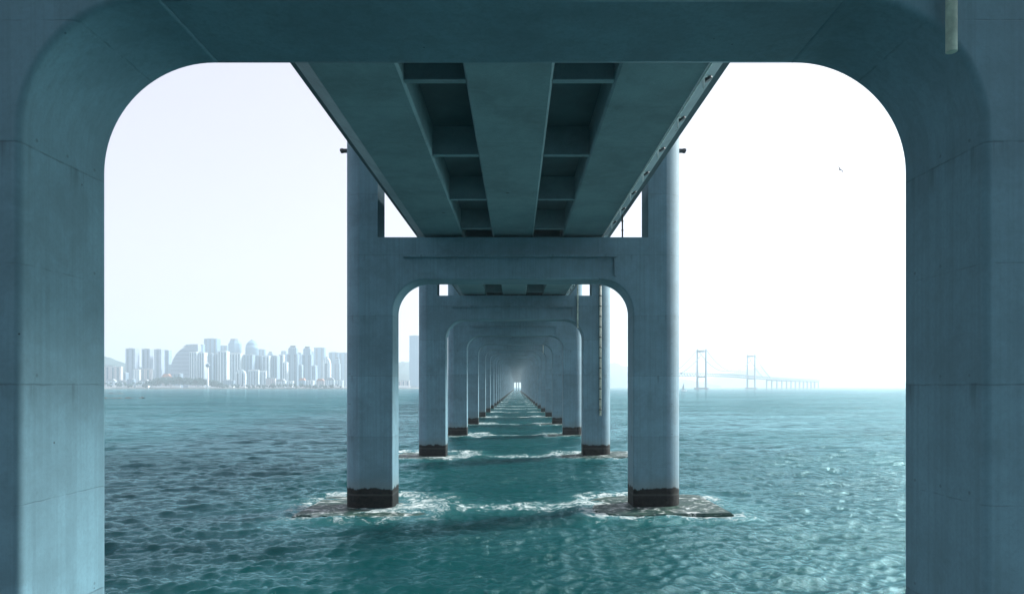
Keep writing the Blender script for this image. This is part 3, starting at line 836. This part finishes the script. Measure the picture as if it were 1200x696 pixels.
m = MB(); st = []
xs = list(range(-420, 1500, 20))
for i in range(len(xs)-1):
    a, b = xs[i], xs[i+1]
    for zo, hh in ((0, 1.6), (-8, 1.6)):
        vs = [(x, y, dz(x)+zo+q) for x in (a, b) for y in (-11, 11) for q in (0, hh)]
        m.add(vs, [(0,1,3,2),(4,6,7,5),(0,4,5,1),(2,3,7,6),(0,2,6,4),(1,5,7,3)])
m.build('deck', M_sb, root)
m = MB()
for i in range(len(xs)-1):
    a, b = xs[i], xs[i+1]
    for y in (-11, 11):
        m.tube([(a, y, dz(a)), ((a+b)/2, y, dz(a)-7.5), (b, y, dz(b))], .6, 4)
m.build('truss', M_sb, root)
for s in (-1, 1):
    m = MB(); z1, z2 = hgt(409, 1950), hgt(415.3, 2330)
    pts = [(span*i/24, s*12.5, z1+(z2-z1)*i/24-(4*(i/24)*(1-i/24))*60) for i in range(25)]
    side1 = [(-190*(1-i/12), s*12.5, dz(-190)+(z1-dz(-190))*(i/12)-4*(i/12)*(1-i/12)*8) for i in range(12)]
    side2 = [(span+190*i/12, s*12.5, z2-(z2-dz(span+190))*(i/12)-4*(i/12)*(1-i/12)*8) for i in range(1, 13)]
    al = side1+pts+side2
    m.tube(al, 1.2, 6); cb = m.build('main_cable', M_sb, root)
    m = MB()
    for p_ in al[1:-1]:
        if p_[2] > dz(p_[0])+5: m.tube([p_, (p_[0], p_[1]*.9, dz(p_[0]))], .3, 4)
    m.build('hanger', M_sb, cb)['kind'] = 'stuff'
for i, x in enumerate(list(range(-410, -190, 55))+list(range(int(span)+220, 1500, 70))):
    m = MB()
    for s in (-1, 1): m.box(x-2.2, x+2.2, s*9-2.5, s*9+2.5, -2, dz(x)-12)
    m.box(x-2, x+2, -11, 11, dz(x)-12, dz(x)-8); m.build('approach_pier', M_sb, root)

# sailing boat near the right leg, gull in the sky
Y = 1150; p = P(801.5, VY, Y)
o = empty('sailing_boat', (p.x, Y, 0), .3, 'small sailing boat with a pale triangular sail just right of the bridge leg', 'sailing boat')
m = MB(); m.prism([(-4, -1.3), (3, -1.4), (6, 0), (3, 1.4), (-4, 1.3)], -.3, 1.1, taper=1.06); m.build('hull', M_white, o)
m = MB(); m.tube([(0, 0, 1), (0, 0, 15)], .12, 6); m.build('mast', M_dark, o)
m = MB(); m.prism([(.2, 0), (-4.6, .25), (-4.6, .45), (.2, .12)], 2, 14, taper=.04, c=(.2, .05)); m.build('sail', simple('sail_cloth', (.35, .42, .46), .8), o)
p = P(984.5, 199.5, 90)
g = empty('gull', p, .5, 'small gull gliding alone in the white sky at right', 'bird')
m = MB(); m.tube([(-.26, 0, 0), (-.16, 0, 0), (0, 0, .01), (.14, 0, .02), (.22, 0, .04), (.28, 0, .03)], [.02, .05, .075, .055, .04, .012], 10); bo = m.build('body', simple('gull_feather', (.3, .32, .34), .7), g)
for s in (-1, 1):
    m = MB()
    pts = [(.08, s*.04, .03), (.1, s*.3, .16), (.02, s*.62, .1), (-.06, s*.62, .1), (-.03, s*.3, .15), (-.1, s*.04, .02)]
    m.add(pts+[(a, b, c-.02) for a, b, c in pts], [(0,1,4,5),(1,2,3,4),(6,11,10,7),(7,10,9,8),(0,6,7,1),(1,7,8,2),(3,9,10,4),(4,10,11,5),(2,8,9,3)])
    m.build('wing', M_dark, g)
g.rotation_euler = (Matrix.Rotation(R(32), 4, 'Y') @ Matrix.Rotation(R(-65), 4, 'Z')).to_euler(); g.scale = (1.0,)*3

# ------------------------------------------------------------ world, sun, camera, haze
w = bpy.data.worlds.new('World'); sc.world = w; w.use_nodes = True
nt = w.node_tree; bg = nt.nodes['Background']
SUN_EL, SUN_AZ = 34, 62      # azimuth from +Y towards +X
sky = nt.nodes.new('ShaderNodeTexSky'); sky.sky_type = 'NISHITA'; sky.sun_disc = False
sky.sun_elevation = R(SUN_EL); sky.sun_rotation = R(SUN_AZ)
sky.air_density = 1.2; sky.dust_density = 2.5; sky.ozone_density = 1.5; sky.altitude = 0
hs = nt.nodes.new('ShaderNodeHueSaturation'); hs.inputs['Saturation'].default_value = .55
nt.links.new(sky.outputs[0], hs.inputs['Color'])
mxs = nt.nodes.new('ShaderNodeMix'); mxs.data_type = 'RGBA'   # thin even cloud veil over the blue
mxs.inputs[0].default_value = .68; mxs.inputs[7].default_value = (2.8, 2.68, 3.15, 1)
nt.links.new(hs.outputs[0], mxs.inputs[6]); nt.links.new(mxs.outputs[2], bg.inputs[0]); bg.inputs[1].default_value = .13
ld = bpy.data.lights.new('sun', 'SUN'); ld.energy = 3.6; ld.angle = R(15); ld.color = (.97, 1, .98)
so = bpy.data.objects.new('sun', ld); col.objects.link(so)
sd = Vector((math.sin(R(SUN_AZ))*math.cos(R(SUN_EL)), math.cos(R(SUN_AZ))*math.cos(R(SUN_EL)), math.sin(R(SUN_EL))))
so.rotation_euler = sd.to_track_quat('Z', 'Y').to_euler()

HAZE = .0002
m = MB(); m.box(-9300, 9300, -9300, 9300, -26, 300)
t = NT('haze_air'); t.n.remove(t.b)
pv = t.n.new('ShaderNodeVolumePrincipled')
pv.inputs['Color'].default_value = (.82, .94, 1, 1); pv.inputs['Density'].default_value = HAZE; pv.inputs['Anisotropy'].default_value = .35
t.L(pv.outputs[0], t.out.inputs['Volume'])
hz = m.build('haze', t.m); tag(hz, 'pale sea haze thickening towards the horizon', None, None, 'stuff')

cd = bpy.data.cameras.new('camera'); cam = bpy.data.objects.new('camera', cd); col.objects.link(cam)
cam.location = (0, 0, CZ); cam.rotation_euler = (R(90), 0, 0)
cd.sensor_width = 36; cd.lens = 24; cd.clip_start = .1; cd.clip_end = 40000
cd.shift_x = -(VX-600)/1200; cd.shift_y = (VY-348)/1200
sc.camera = cam
vs = sc.view_settings; vs.view_transform = 'Standard'; vs.look = 'None'; vs.gamma = 1; vs.exposure = 1.2
sc.cycles.use_denoising = True
sc.cycles.max_bounces = 6; sc.cycles.diffuse_bounces = 3; sc.cycles.glossy_bounces = 3; sc.cycles.volume_bounces = 2
sc.cycles.caustics_reflective = True; sc.cycles.blur_glossy = 1.0; sc.cycles.sample_clamp_indirect = 8; sc.cycles.caustics_refractive = False
